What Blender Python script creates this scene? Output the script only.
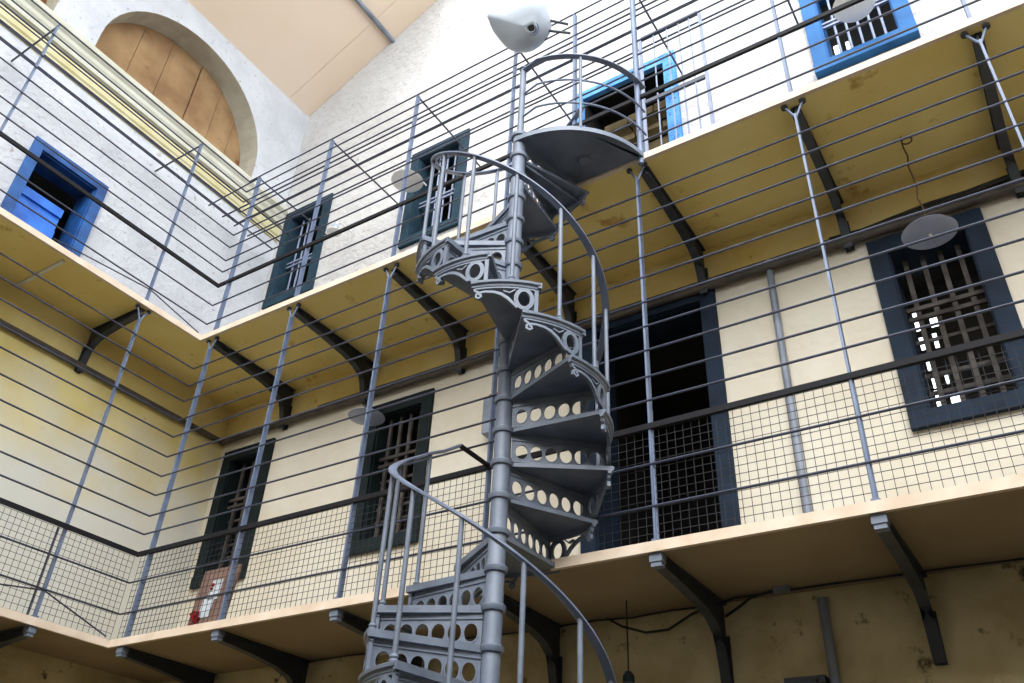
import bpy, math, random
from mathutils import Vector, Matrix
random.seed(7)
PI = math.pi
sc = bpy.context.scene
COL = sc.collection
for o in list(bpy.data.objects):
    bpy.data.objects.remove(o)

# ------------------------------------------------------------------ camera
YAW, PITCH, ROLL, FPX = -0.6004, 0.6, 0.053, 864.84
cam_d = bpy.data.cameras.new('camera')
cam = bpy.data.objects.new('camera', cam_d)
COL.objects.link(cam)
cam_d.sensor_width = 36.0
cam_d.lens = FPX / 1024 * 36.0
cam_d.clip_start = 0.05
_f = Vector((math.sin(YAW) * math.cos(PITCH), math.cos(YAW) * math.cos(PITCH), math.sin(PITCH)))
_r = Vector((math.cos(YAW), -math.sin(YAW), 0))
_u = _r.cross(_f)
_r2 = _r * math.cos(ROLL) + _u * math.sin(ROLL)
_u2 = _u * math.cos(ROLL) - _r * math.sin(ROLL)
M = Matrix((_r2, _u2, -_f)).transposed().to_4x4()
M.translation = Vector((6.4392, -4.073, 1.6))
cam.matrix_world = M
sc.camera = cam

# ------------------------------------------------------------------ light
world = bpy.data.worlds.new('overcast_sky')
sc.world = world
world.use_nodes = True
bg = world.node_tree.nodes['Background']
bg.inputs['Color'].default_value = (0.84, 0.92, 1.0, 1)
bg.inputs['Strength'].default_value = 1.75
sun_d = bpy.data.lights.new('soft_sun', 'SUN')
sun_d.energy = 1.5
sun_d.angle = math.radians(50)
sun_d.color = (1.0, 0.985, 0.96)
sun = bpy.data.objects.new('soft_sun', sun_d)
COL.objects.link(sun)
sun.location = (6, -6, 16)
sun.rotation_euler = Vector((-0.38, 0.98, -1.0)).to_track_quat('-Z', 'Y').to_euler()
sc.view_settings.view_transform = 'Standard'
sc.view_settings.look = 'None'
sc.view_settings.exposure = 1.44
sc.view_settings.gamma = 1.0
sc.view_settings.use_curve_mapping = False

# ------------------------------------------------------------------ materials
def lin(c):
    return tuple(((v / 255) / 12.92 if v / 255 <= 0.04045 else ((v / 255 + 0.055) / 1.055) ** 2.4) for v in c) + (1,)

def zblend(m, low, z0, z1):
    """blends to a second colour below a ragged line"""
    nt = m.node_tree; N, L = nt.nodes, nt.links
    b = N['Principled BSDF']
    src = b.inputs['Base Color'].links[0].from_socket
    tc = N.new('ShaderNodeTexCoord'); sx = N.new('ShaderNodeSeparateXYZ'); L.new(tc.outputs['Object'], sx.inputs[0])
    ns = N.new('ShaderNodeTexNoise'); ns.inputs['Scale'].default_value = 2.5; ns.inputs['Detail'].default_value = 6; L.new(tc.outputs['Object'], ns.inputs['Vector'])
    ad = N.new('ShaderNodeMath'); ad.operation = 'MULTIPLY_ADD'; L.new(ns.outputs['Fac'], ad.inputs[0]); ad.inputs[1].default_value = 1.6; L.new(sx.outputs['Z'], ad.inputs[2])
    mr = N.new('ShaderNodeMapRange'); mr.inputs['From Min'].default_value = z0 + 0.8; mr.inputs['From Max'].default_value = z1 + 0.8; L.new(ad.outputs[0], mr.inputs['Value'])
    mx = N.new('ShaderNodeMix'); mx.data_type = 'RGBA'; L.new(mr.outputs[0], mx.inputs['Factor']); mx.inputs['A'].default_value = lin(low); L.new(src, mx.inputs['B'])
    L.new(mx.outputs['Result'], b.inputs['Base Color'])

def mat(name, c1, c2=None, rough=0.6, metal=0.0, scale=4.0, bump=0.0, bscale=None, spots=None, spot_scale=9.0, spot_at=0.66, bdist=0.02):
    m = bpy.data.materials.new(name)
    m.use_nodes = True
    nt = m.node_tree
    N, L = nt.nodes, nt.links
    b = N['Principled BSDF']
    b.inputs['Roughness'].default_value = rough
    b.inputs['Metallic'].default_value = metal
    if c2 is None:
        c2 = tuple(int(v * 0.88) for v in c1)
    tc = N.new('ShaderNodeTexCoord')
    n1 = N.new('ShaderNodeTexNoise')
    n1.inputs['Scale'].default_value = scale
    n1.inputs['Detail'].default_value = 6
    L.new(tc.outputs['Object'], n1.inputs['Vector'])
    cr = N.new('ShaderNodeValToRGB')
    cr.color_ramp.elements[0].position = 0.35
    cr.color_ramp.elements[1].position = 0.65
    cr.color_ramp.elements[0].color = lin(c2)
    cr.color_ramp.elements[1].color = lin(c1)
    L.new(n1.outputs['Fac'], cr.inputs['Fac'])
    out = cr.outputs['Color']
    if spots:
        n2 = N.new('ShaderNodeTexNoise')
        n2.inputs['Scale'].default_value = spot_scale
        n2.inputs['Detail'].default_value = 8
        n2.inputs['Roughness'].default_value = 0.65
        L.new(tc.outputs['Object'], n2.inputs['Vector'])
        r2 = N.new('ShaderNodeValToRGB')
        r2.color_ramp.elements[0].position = spot_at - 0.03
        r2.color_ramp.elements[1].position = spot_at + 0.05
        L.new(n2.outputs['Fac'], r2.inputs['Fac'])
        mx = N.new('ShaderNodeMix')
        mx.data_type = 'RGBA'
        L.new(r2.outputs['Color'], mx.inputs['Factor'])
        L.new(out, mx.inputs['A'])
        mx.inputs['B'].default_value = lin(spots)
        out = mx.outputs['Result']
    L.new(out, b.inputs['Base Color'])
    if rough >= 0.7: b.inputs['Specular IOR Level'].default_value = 0.25
    if bump:
        n3 = N.new('ShaderNodeTexNoise')
        n3.inputs['Scale'].default_value = bscale or scale * 4
        n3.inputs['Detail'].default_value = 7
        L.new(tc.outputs['Object'], n3.inputs['Vector'])
        bp = N.new('ShaderNodeBump')
        bp.inputs['Strength'].default_value = bump
        bp.inputs['Distance'].default_value = bdist
        L.new(n3.outputs['Fac'], bp.inputs['Height'])
        L.new(bp.outputs['Normal'], b.inputs['Normal'])
    return m

MT = dict(
    white=mat('white_limewash', (196, 193, 190), (186, 182, 178), 0.9, scale=2.2, bump=0.9, bscale=11, spots=(168, 160, 154), spot_scale=9, spot_at=0.64, bdist=0.03),
    white_left=mat('cool_limewash', (200, 200, 203), (186, 186, 190), 0.9, scale=2.5, bump=0.9, bscale=18, spots=(166, 154, 150), spot_scale=16, spot_at=0.63),
    cream=mat('cream_limewash', (214, 206, 190), (205, 194, 174), 0.9, scale=1.6, bump=0.5, bscale=7, spots=(180, 150, 105), spot_scale=6, spot_at=0.74),
    yellow=mat('yellow_limewash', (228, 208, 148), (218, 190, 112), 0.9, scale=2.2, bump=0.35, bscale=8, spots=(196, 150, 70), spot_scale=5, spot_at=0.68),
    yellow_left=mat('pale_yellow_limewash', (224, 205, 140), (204, 180, 108), 0.9, scale=1.7, bump=0.4, bscale=9, spots=(160, 135, 80), spot_scale=8, spot_at=0.7),
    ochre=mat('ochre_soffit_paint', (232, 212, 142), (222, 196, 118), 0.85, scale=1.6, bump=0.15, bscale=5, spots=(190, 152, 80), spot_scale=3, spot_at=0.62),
    brown=mat('brown_soffit', (158, 140, 112), (144, 124, 98), 0.85, scale=1.6, bump=0.1, bscale=5),  # darker and browner than the ochre of the upper soffit
    fascia=mat('cream_edge_paint', (220, 202, 182), (204, 182, 158), 0.7, scale=5),
    gfloor=mat('gallery_flagstone', (150, 140, 125), None, 0.9, scale=3),
    groundwall=mat('stained_plaster', (212, 196, 154), (182, 164, 122), 0.95, scale=3.0, bump=0.9, bscale=6, spots=(74, 58, 36), spot_scale=5, spot_at=0.62, bdist=0.04),
    stone=mat('flagstone', (66, 63, 60), (50, 48, 46), 0.8, scale=1.5, bump=0.3),
    peach=mat('peach_ceiling_paint', (233, 212, 190), (228, 204, 178), 0.8, scale=0.7),
    cornice=mat('cornice_paint', (198, 195, 180), (182, 178, 160), 0.85, scale=3, bump=0.2),
    cornice_y=mat('yellow_cornice_paint', (202, 194, 158), (190, 178, 132), 0.85, scale=4),
    archgrey=mat('arch_plaster', (186, 180, 164), (166, 160, 144), 0.9, scale=4, bump=0.3),
    board=mat('brown_board', (164, 132, 94), (132, 100, 70), 0.8, scale=2.2, spots=(120, 74, 44), spot_scale=3, spot_at=0.64),
    rail=mat('dark_rail_paint', (56, 60, 78), (42, 45, 60), 0.42, scale=6),
    post=mat('grey_blue_post_paint', (104, 117, 142), (84, 96, 120), 0.45, scale=6),
    thick=mat('charcoal_handrail_paint', (22, 20, 24), (17, 16, 20), 0.75, scale=6),
    bracket=mat('dark_iron_paint', (56, 60, 68), (38, 42, 48), 0.55, scale=5, bump=0.15),
    wire=mat('galvanised_wire', (46, 46, 50), (36, 36, 40), 0.7, scale=8),
    stair=mat('grey_cast_iron_paint', (112, 120, 134), (90, 98, 112), 0.48, scale=5, bump=0.08, bscale=60),
    stair_rail=mat('handrail_paint', (112, 122, 144), (86, 94, 112), 0.38, scale=6),
    blue=mat('bright_blue_paint', (48, 106, 162), (38, 88, 142), 0.7, scale=4, bump=0.2),
    pale_blue=mat('flaking_blue_paint', (92, 152, 206), (70, 128, 188), 0.8, scale=5, bump=0.5, spots=(56, 104, 164), spot_scale=11, spot_at=0.57),
    shut=mat('azure_shutter_paint', (44, 124, 224), (30, 98, 196), 0.5, scale=5, bump=0.15),
    hallwall=mat('grey_stone_wall', (190, 182, 168), (170, 162, 150), 0.9, scale=2, bump=0.4),
    royal=mat('royal_blue_paint', (30, 92, 160), (18, 58, 112), 0.6, scale=4, bump=0.15),
    teal=mat('teal_paint', (34, 60, 74), (22, 42, 54), 0.75, scale=5, bump=0.2),
    navy=mat('navy_paint', (22, 38, 56), (15, 27, 42), 0.75, scale=5, bump=0.15),
    green=mat('dark_green_paint', (18, 31, 33), (12, 22, 24), 0.75, scale=5, bump=0.15),
    bar_pale=mat('pale_bar_paint', (140, 148, 170), (118, 126, 150), 0.5, scale=6),
    bar_wood=mat('weathered_wood', (86, 80, 76), (56, 50, 46), 0.8, scale=9),
    dark=mat('cell_shadow_wall', (30, 28, 26), (20, 19, 18), 0.95, scale=3),  # near-black colour puts the shade of the unlit cells into their walls
    rubble=mat('cell_stone', (170, 150, 110), (130, 112, 80), 0.9, scale=4, bump=0.5),
    pipe=mat('dull_pipe_paint', (84, 74, 66), (60, 54, 50), 0.6, scale=5),
    pipe_g=mat('grey_conduit_paint', (132, 138, 150), (104, 110, 122), 0.5, scale=5),
    cable=mat('black_cable', (34, 30, 28), None, 0.6),
    enamel=mat('grey_enamel', (150, 160, 186), (138, 148, 174), 0.3, scale=3),
    enamel_g=mat('aged_white_enamel', (192, 198, 204), (180, 186, 194), 0.35, scale=3),
    enamel_w=mat('white_enamel', (238, 238, 235), (230, 230, 228), 0.35, scale=3),
    brown_cable=mat('rusty_wire', (84, 60, 38), None, 0.7),
    redcap=mat('red_plastic', (140, 26, 18), None, 0.5),
    card=mat('pinkish_brown_board', (134, 108, 96), (112, 88, 78), 0.8, scale=6),
    paper=mat('pale_paper', (206, 212, 218), None, 0.8),
    petal=mat('red_petal', (180, 26, 26), (120, 14, 16), 0.7, scale=20),
)

zblend(MT['yellow_left'], (208, 204, 192), 4.6, 5.7)  # left wall turns from yellow to grey cream towards the bottom

# ------------------------------------------------------------------ mesh helpers
class MB:
    def __init__(s):
        s.v, s.f, s.sm, s.mi = [], [], [], []
    def add(s, vs, fs, smooth=False, mi=0):
        b = len(s.v)
        s.v += [tuple(v) for v in vs]
        for f in fs:
            s.f.append([b + i for i in f]); s.sm.append(smooth); s.mi.append(mi)
        return s
    def box(s, x0, x1, y0, y1, z0, z1, mi=0):
        return s.add([(x0, y0, z0), (x1, y0, z0), (x1, y1, z0), (x0, y1, z0), (x0, y0, z1), (x1, y0, z1), (x1, y1, z1), (x0, y1, z1)],
                     [(0, 3, 2, 1), (4, 5, 6, 7), (0, 1, 5, 4), (1, 2, 6, 5), (2, 3, 7, 6), (3, 0, 4, 7)], False, mi)
    def quad(s, a, b, c, d, mi=0, smooth=False):
        return s.add([a, b, c, d], [(0, 1, 2, 3)], smooth, mi)
    def sweep(s, pts, sec, smooth=True, up=None, closed=False):
        """sweep a 2-D section (list of (a,b)) along 3-D points; a is sideways, b along 'up'"""
        pts = [Vector(p) for p in pts]
        n, k = len(pts), len(sec)
        vs = []
        for i, p in enumerate(pts):
            if closed:
                t0 = (p - pts[i - 1]).normalized(); t1 = (pts[(i + 1) % n] - p).normalized()
            else:
                t0 = (p - pts[i - 1]).normalized() if i else (pts[1] - p).normalized()
                t1 = (pts[i + 1] - p).normalized() if i < n - 1 else t0
            t = (t0 + t1)
            t = t.normalized() if t.length > 1e-6 else t0
            w = Vector(up) if up else (Vector((0, 0, 1)) if abs(t.z) < 0.97 else Vector((0, 1, 0)))
            a = t.cross(w).normalized()
            b = a.cross(t).normalized()
            c = max(0.35, t.dot(t0))
            kk = 1.0 / c
            # mitre: widen in the bend plane
            bd = (t1 - t0)
            bd = bd.normalized() if bd.length > 1e-4 else None
            for (u, v) in sec:
                q = a * u + b * v
                if bd is not None:
                    q = q + bd * q.dot(bd) * (kk - 1)
                vs.append(p + q)
        fs = []
        for i in range(n if closed else n - 1):
            j = (i + 1) % n
            for q in range(k):
                q2 = (q + 1) % k
                fs.append((i * k + q, i * k + q2, j * k + q2, j * k + q))
        s.add(vs, fs, smooth)
        if not closed:
            b0 = len(s.v) - len(vs)
            s.f.append([b0 + i for i in range(k)][::-1]); s.sm.append(False); s.mi.append(0)
            s.f.append([b0 + (n - 1) * k + i for i in range(k)]); s.sm.append(False); s.mi.append(0)
        return s
    def tube(s, pts, r, n=8, closed=False):
        return s.sweep(pts, [(r * math.cos(2 * PI * i / n), r * math.sin(2 * PI * i / n)) for i in range(n)], True, None, closed)
    def bar(s, pts, w, h, up=(0, 0, 1)):
        return s.sweep(pts, [(-w / 2, -h / 2), (w / 2, -h / 2), (w / 2, h / 2), (-w / 2, h / 2)], False, up)
    def lathe(s, prof, c=(0, 0, 0), n=20, cap=True):
        k = len(prof)
        vs = []
        for i in range(n):
            a = 2 * PI * i / n
            for (r, z) in prof:
                vs.append((c[0] + r * math.cos(a), c[1] + r * math.sin(a), c[2] + z))
        fs = []
        for i in range(n):
            j = (i + 1) % n
            for q in range(k - 1):
                fs.append((i * k + q, j * k + q, j * k + q + 1, i * k + q + 1))
        if cap:
            fs.append([i * k for i in range(n)][::-1])
            fs.append([i * k + k - 1 for i in range(n)])
        return s.add(vs, fs, True)
    def prism(s, poly, fn, d0, d1, mi=0):
        """extrude 2-D polygon; fn(a,b,d) -> 3-D"""
        n = len(poly)
        vs = [fn(a, b, d0) for a, b in poly] + [fn(a, b, d1) for a, b in poly]
        fs = [list(range(n))[::-1], list(range(n, 2 * n))]
        fs += [(i, (i + 1) % n, n + (i + 1) % n, n + i) for i in range(n)]
        return s.add(vs, fs, False, mi)
    def mesh(s, name, mats):
        me = bpy.data.meshes.new(name)
        me.from_pydata(s.v, [], s.f)
        if not isinstance(mats, (list, tuple)):
            mats = [mats]
        for m in mats:
            me.materials.append(MT[m])
        me.polygons.foreach_set('use_smooth', s.sm)
        me.polygons.foreach_set('material_index', s.mi)
        import bmesh
        bm = bmesh.new(); bm.from_mesh(me)
        bmesh.ops.recalc_face_normals(bm, faces=bm.faces)
        bm.to_mesh(me); bm.free()
        if any(s.sm):
            try: me.set_sharp_from_angle(angle=math.radians(40))
            except Exception: pass
        me.update()
        return me

def link(name, me, parent=None, loc=None, rot=None):
    o = bpy.data.objects.new(name, me)
    COL.objects.link(o)
    if parent: o.parent = parent
    if loc: o.location = loc
    if rot: o.rotation_euler = rot
    return o
def part(name, mb, m, parent=None, kind=None, label=None):
    o = link(name, mb.mesh(name, m), parent)
    if kind: o['kind'] = kind
    if label: o['label'] = label
    return o
def tag(o, label, cat, group=None, kind=None):
    o['label'] = label; o['category'] = cat
    if group: o['group'] = group
    if kind: o['kind'] = kind
    return o
def empty(name, loc=(0, 0, 0), rz=0.0):
    o = bpy.data.objects.new(name, None)
    COL.objects.link(o); o.location = loc; o.rotation_euler = (0, 0, rz)
    o.empty_display_size = 0.1
    return o

# ------------------------------------------------------------------ main dimensions
H1, H2, TH = 3.30, 6.20, 0.056          # gallery undersides, slab thickness
F1, F2 = H1 + TH, H2 + TH               # gallery floors
YW, XW = 1.13, -0.80                    # wall faces
YG, XG = 0.95, -0.72                    # thicker ground-floor wall faces
XE, YE = 11.0, -9.0                     # far ends of the hall
ceil_z = lambda x: 10.98 + 0.52 * (x + 0.8)

# ------------------------------------------------------------------ walls with openings
def grid_wall(mb, us, zs, holes, fn, depth, mi_of):
    """us, zs sorted break lines; holes (u0,u1,z0,z1); fn(u,d,z)->xyz ; d is into the wall"""
    for i in range(len(us) - 1):
        for j in range(len(zs) - 1):
            cu, cz = (us[i] + us[i + 1]) / 2, (zs[j] + zs[j + 1]) / 2
            if any(h[0] < cu < h[1] and h[2] < cz < h[3] for h in holes):
                continue
            mb.quad(fn(us[i], 0, zs[j]), fn(us[i + 1], 0, zs[j]), fn(us[i + 1], 0, zs[j + 1]), fn(us[i], 0, zs[j + 1]), mi_of(cz))
    for (a, b, c, d) in holes:
        m = mi_of((c + d) / 2)
        for (p, q) in (((a, c), (a, d)), ((a, d), (b, d)), ((b, d), (b, c)), ((b, c), (a, c))):
            mb.quad(fn(p[0], 0, p[1]), fn(q[0], 0, q[1]), fn(q[0], depth, q[1]), fn(p[0], depth, p[1]), m)

# openings: (u0,u1,z0,z1) of the painted surround's outer edge; the wall opening is inset
LOW = [(-0.70, 0.03, 4.20, 5.66), (1.30, 2.06, 4.20, 5.66), (3.58, 4.75, F1, 5.82), (5.88, 6.62, 4.24, 5.74)]
UPP = [(-0.70, 0.09, 7.55, 9.06), (1.35, 2.16, 7.62, 9.05), (3.50, 4.62, F2, 8.74), (5.82, 6.63, 7.58, 9.05)]
def inset(h, w):
    return (h[0] + w, h[1] - w, h[2] if h[2] in (F1, F2) else h[2] + w, h[3] - w)
FW = 0.12
holesR = [inset(h, FW) for h in LOW + UPP]
fnR = lambda u, d, z: (u, YW + d, z)
mb = MB()
us = sorted(set([XW, XE] + [h[0] for h in holesR] + [h[1] for h in holesR]))
zs = sorted(set([H1 - 0.1, 5.84, H2 + 0.03, 17.5] + [h[2] for h in holesR] + [h[3] for h in holesR]))
grid_wall(mb, us, zs, holesR, fnR, 0.34, lambda z: 0 if z < 5.84 else (1 if z < H2 + 0.03 else 2))
w = part('wall_right', mb, ['cream', 'yellow', 'white'])
tag(w, 'tall limewashed gable wall, white above and cream below the upper gallery', 'wall', kind='structure')

# left wall with two round-headed recesses
holeL = [inset((-1.84, -1.03, 6.52, 7.76), 0.10)]
fnL = lambda u, d, z: (XW - d, u, z)
mb = MB()
us = sorted(set([YE, YW] + [holeL[0][0], holeL[0][1]]))
zs = sorted(set([H1 - 0.1, H2 + 0.03, 9.20] + [holeL[0][2], holeL[0][3]]))
grid_wall(mb, us, zs, holeL, fnL, 0.30, lambda z: 0 if z < H2 + 0.03 else 1)
ARCH = [(-0.60, 9.50, 1.13), (-3.36, 9.50, 1.13)]
ZT = 10.98
ys = [YW]
def arch_pts(c, n=24):
    cy, cz, r = c
    return [(cy + r, 9.2)] + [(cy + r * math.cos(PI * i / n), cz + r * math.sin(PI * i / n)) for i in range(n + 1)] + [(cy - r, 9.2)]
prev = YW
for c in ARCH:
    P = arch_pts(c)
    ymax = max(p[0] for p in P); ymin = min(p[0] for p in P)
    mb.quad(fnL(prev, 0, 9.2), fnL(P[0][0], 0, 9.2), fnL(P[0][0], 0, ZT), fnL(prev, 0, ZT), 1)
    for i in range(len(P) - 1):
        (a, b), (a2, b2) = P[i], P[i + 1]
        mb.quad(fnL(a, 0, b), fnL(a2, 0, b2), fnL(a2, 0, ZT), fnL(a, 0, ZT), 1)
        mb.quad(fnL(a, 0, b), fnL(a2, 0, b2), fnL(a2, 0.36, b2), fnL(a, 0.36, b), 2, True)
    mb.quad(fnL(P[0][0], 0, 9.2), fnL(P[-1][0], 0, 9.2), fnL(P[-1][0], 0.36, 9.2), fnL(P[0][0], 0.36, 9.2), 2)
    prev = P[-1][0]
mb.quad(fnL(prev, 0, 9.2), fnL(YE, 0, 9.2), fnL(YE, 0, ZT), fnL(prev, 0, ZT), 1)
w = part('wall_left', mb, ['yellow_left', 'white_left', 'archgrey'])
tag(w, 'left wall with arched recesses, pale yellow below the upper gallery', 'wall', kind='structure')

# ground-floor walls (thicker), opposite walls and floor
mb = MB().box(XG, XE, YG, YW + 0.3, 0, H1)
tag(part('wall_ground_right', mb, 'groundwall'), 'stained brown plaster wall in shadow under the lower gallery', 'wall', kind='structure')
mb = MB().box(XW - 0.3, XG, YE, YW + 0.3, 0, H1)
tag(part('wall_ground_left', mb, 'groundwall'), 'dark plaster wall under the left arm of the lower gallery', 'wall', kind='structure')
mb = MB().box(XE, XE + 0.3, YE, YW + 0.3, 0, 8.0)
tag(part('wall_far_right', mb, 'hallwall'), 'grey hall wall behind the camera on the right', 'wall', kind='structure')
mb = MB().box(XW - 0.3, XE + 0.3, YE - 0.3, YE, 0, 8.0)
tag(part('wall_back', mb, 'hallwall'), 'grey hall wall behind the camera', 'wall', kind='structure')
mb = MB().box(XW - 0.3, XE + 0.3, YE - 0.3, YW + 0.3, -0.2, 0)
tag(part('floor', mb, 'stone'), 'grey flagstone floor of the hall', 'floor', kind='structure')

# sloping boarded ceiling, panels with open joints
ceil_e = empty('ceiling', (XW, YW, ceil_z(XW)))
tag(ceil_e, 'sloping peach boarded ceiling rising from the left wall', 'ceiling', kind='structure')
cb = [YW + 0.0, 0.745, -1.05, -2.9, -4.8, -6.8, YE]
for i in range(len(cb) - 1):
    for (x0, x1) in ((XW, 1.75),):
        m_ = MB()
        ya, yb = cb[i + 1] + 0.003, cb[i] - 0.003
        vs = []
        for dz in (0, 0.05):
            for (x, y) in ((x0, ya), (x1, ya), (x1, yb), (x0, yb)):
                vs.append((x - XW, y - YW, ceil_z(x) - ceil_z(XW) + dz))
        m_.add(vs, [(0, 3, 2, 1), (4, 5, 6, 7), (0, 1, 5, 4), (1, 2, 6, 5), (2, 3, 7, 6), (3, 0, 4, 7)])
        part('panel', m_, 'peach', ceil_e)
# glazing bars of the roof light that carries on above the boarded slope
for i in range(12):
    y_ = YW - 0.05 - i * 0.88
    xr = 5.1
    part('glazing_bar', MB().bar([(1.75 - XW, y_ - YW, ceil_z(1.75) - ceil_z(XW) + 0.03), (xr - XW, y_ - YW, ceil_z(xr) - ceil_z(XW) + 0.03), (XE - XW, y_ - YW, ceil_z(xr) - ceil_z(XW) - 0.52 * (XE - xr) + 0.03)], 0.035, 0.06), 'cornice', ceil_e)
# grey tie pole below the ceiling
pz = ceil_z(0.63) - 0.035
mb = MB().tube([(0.63, YW + 0.02, pz), (0.63, -6, pz)], 0.033, 12)
o = part('ceiling_pole', mb, 'pipe_g')
tag(o, 'grey metal pole fixed along the sloping peach ceiling', 'pole')

# cornice along the left wall
prof = [(0, 9.20), (0.10, 9.17), (0.11, 9.10), (0.07, 9.05), (0.07, 9.00), (0.05, 8.96), (0.05, 8.90), (0.0, 8.88)]
mb = MB().prism([(a, b) for a, b in prof], lambda a, b, d: (XW + a, d, b), YW - 0.002, YE)
tag(part('trim_1', mb, 'cornice'), 'pale moulded cornice below the arched recess', 'cornice', kind='structure')
mb = MB().prism([(0, 8.87), (0.035, 8.86), (0.035, 8.74), (0.02, 8.72), (0.02, 8.66), (0, 8.65)], lambda a, b, d: (XW + a, d, b), YW - 0.002, YE)
tag(part('trim_2', mb, 'cornice_y'), 'narrow yellow band below the pale cornice', 'cornice', kind='structure')

# boarding inside the arches: separate boards with open joints
for ai, c in enumerate(ARCH):
    e = empty('arch_boarding', (XW - 0.30, c[0], 9.2))
    tag(e, ['brown boarding closing the whole arched recess by the corner', 'brown boarding of the arched recess cut by the top left picture edge'][ai], 'boarding')
    cy, cz, r = c
    seams = [-1.12, -0.62, -0.24, 0.2, 0.55, 0.86, 1.12]
    for i in range(len(seams) - 1):
        a, b = seams[i] + 0.005, seams[i + 1] - 0.005
        poly = [(a, 0.0), (b, 0.0)]
        for q in range(7):
            t = b + (a - b) * q / 6
            poly.append((t, cz - 9.2 + math.sqrt(max(0.0, r * r - t * t)) + 0.01))
        d = 0.012 * ((i * 7) % 3)
        part('board', MB().prism(poly, lambda u, v, dd: (-dd, u, v), d, d + 0.04), 'board', e)
    part('backing', MB().box(-0.062, -0.07, -1.13, 1.13, 0, 1.5), 'dark', e)

# ------------------------------------------------------------------ galleries
def bracket_mesh():
    # profile in (d out from wall, z below soffit); wall end at d=0
    L = 1.06
    P = [(0, 0), (L, 0), (L, -0.065), (0.70, -0.085), (0.40, -0.115), (0.24, -0.15), (0.15, -0.20), (0.105, -0.27), (0.08, -0.36), (0.055, -0.47), (0, -0.47)]
    m_ = MB()
    m_.prism(P, lambda a, b, d: (d, -a, b), -0.008, 0.008)
    # flanges along the lower curve and under the slab
    low = P[2:10]
    m_.sweep([(0, -a, b) for a, b in low], [(-0.03, -0.006), (0.03, -0.006), (0.03, 0.006), (-0.03, 0.006)], False, (0, -0.6, 0.8))
    m_.box(-0.03, 0.03, -L, 0, -0.014, -0.001)
    m_.box(-0.03, 0.03, -0.016, 0.0, -0.47, -0.2)
    return m_.mesh('bracket', 'bracket')
BRK = bracket_mesh()
NUT = MB().lathe([(0.016, -0.05), (0.026, -0.045), (0.03, -0.01), (0.03, 0.0)], n=10).mesh('socket', 'bracket')
BOLT = MB().lathe([(0.006, 0), (0.022, 0.004), (0.022, 0.02), (0.012, 0.026)], n=8).mesh('bolt', 'bracket')
FOOT = MB().box(-0.036, 0.036, -0.03, 0.03, -0.05, 0.0).box(-0.03, 0.03, -0.024, 0.024, -0.075, -0.05).mesh('foot_block', 'stair')

PX = [0.14, 1.22, 2.355, 3.50, 4.68, 5.77, 6.87, 7.98, 9.1]
PXL = PX[:4] + [4.635] + PX[5:]
PL = [-0.635, -2.33, -4.03]

def gallery(name, h, label, wx, wy, bracket_x, bracket_y, scale_r, soffit):
    g = empty(name, (0, 0, h))
    tag(g, label, 'walkway')
    m_ = MB()
    m_.prism([(XE - 0.01, 0.012), (XE - 0.01, YW), (XW, YW), (XW, YE + 0.01), (-0.012, YE + 0.01), (-0.012, 0.012)], lambda a, b, d: (a, b, d), 0.0, TH - 0.012, 0)
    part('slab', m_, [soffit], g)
    part('paving', MB().prism([(XE - 0.01, 0.014), (XE - 0.01, YW), (XW, YW), (XW, YE + 0.01), (-0.014, YE + 0.01), (-0.014, 0.014)], lambda a, b, d: (a, b, d), TH - 0.012, TH - 0.001), 'gfloor', g)
    zc = TH / 2 - 0.003
    es = [(-0.014, -TH / 2), (0.014, -TH / 2), (0.014, TH / 2 + 0.002), (-0.014, TH / 2 + 0.002)]
    runs = [[(0, YE + 0.01, zc), (0, 0, zc), (XE - 0.01, 0, zc)]]
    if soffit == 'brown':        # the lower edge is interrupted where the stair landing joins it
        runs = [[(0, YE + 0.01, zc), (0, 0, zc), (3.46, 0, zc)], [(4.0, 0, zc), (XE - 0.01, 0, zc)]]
    for q in runs:
        part('edge_strip', MB().sweep(q, es, False, (0, 0, 1)), 'fascia', g)
    for x in bracket_x:
        b = link('bracket', BRK, g, (x, wy, 0)); b.scale = (1, wy / 1.13, 1)
    for y in bracket_y:
        b = link('bracket', BRK, g, (wx, y, 0), (0, 0, PI / 2)); b.scale = (1, abs(wx) / 1.13 * scale_r, 1)
    return g
gU = gallery('upper_gallery', H2, 'upper gallery walkway with ochre soffit and cream edge carrying the white wall rails', XW, YW, PX, PL, 1.0, 'ochre')
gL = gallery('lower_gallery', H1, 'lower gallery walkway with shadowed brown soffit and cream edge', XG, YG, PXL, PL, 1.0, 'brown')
for x in PXL:
    link('foot_block', FOOT, gL, (x, 0.035, 0.0))
for y in PL:
    link('foot_block', FOOT, gL, (-0.035, y, 0.0))
# pale batten under the left arm of the upper gallery
part('batten', MB().box(-0.78, -0.06, -1.455, -1.425, -0.022, 0.0), 'yellow_left', gU)

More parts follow.
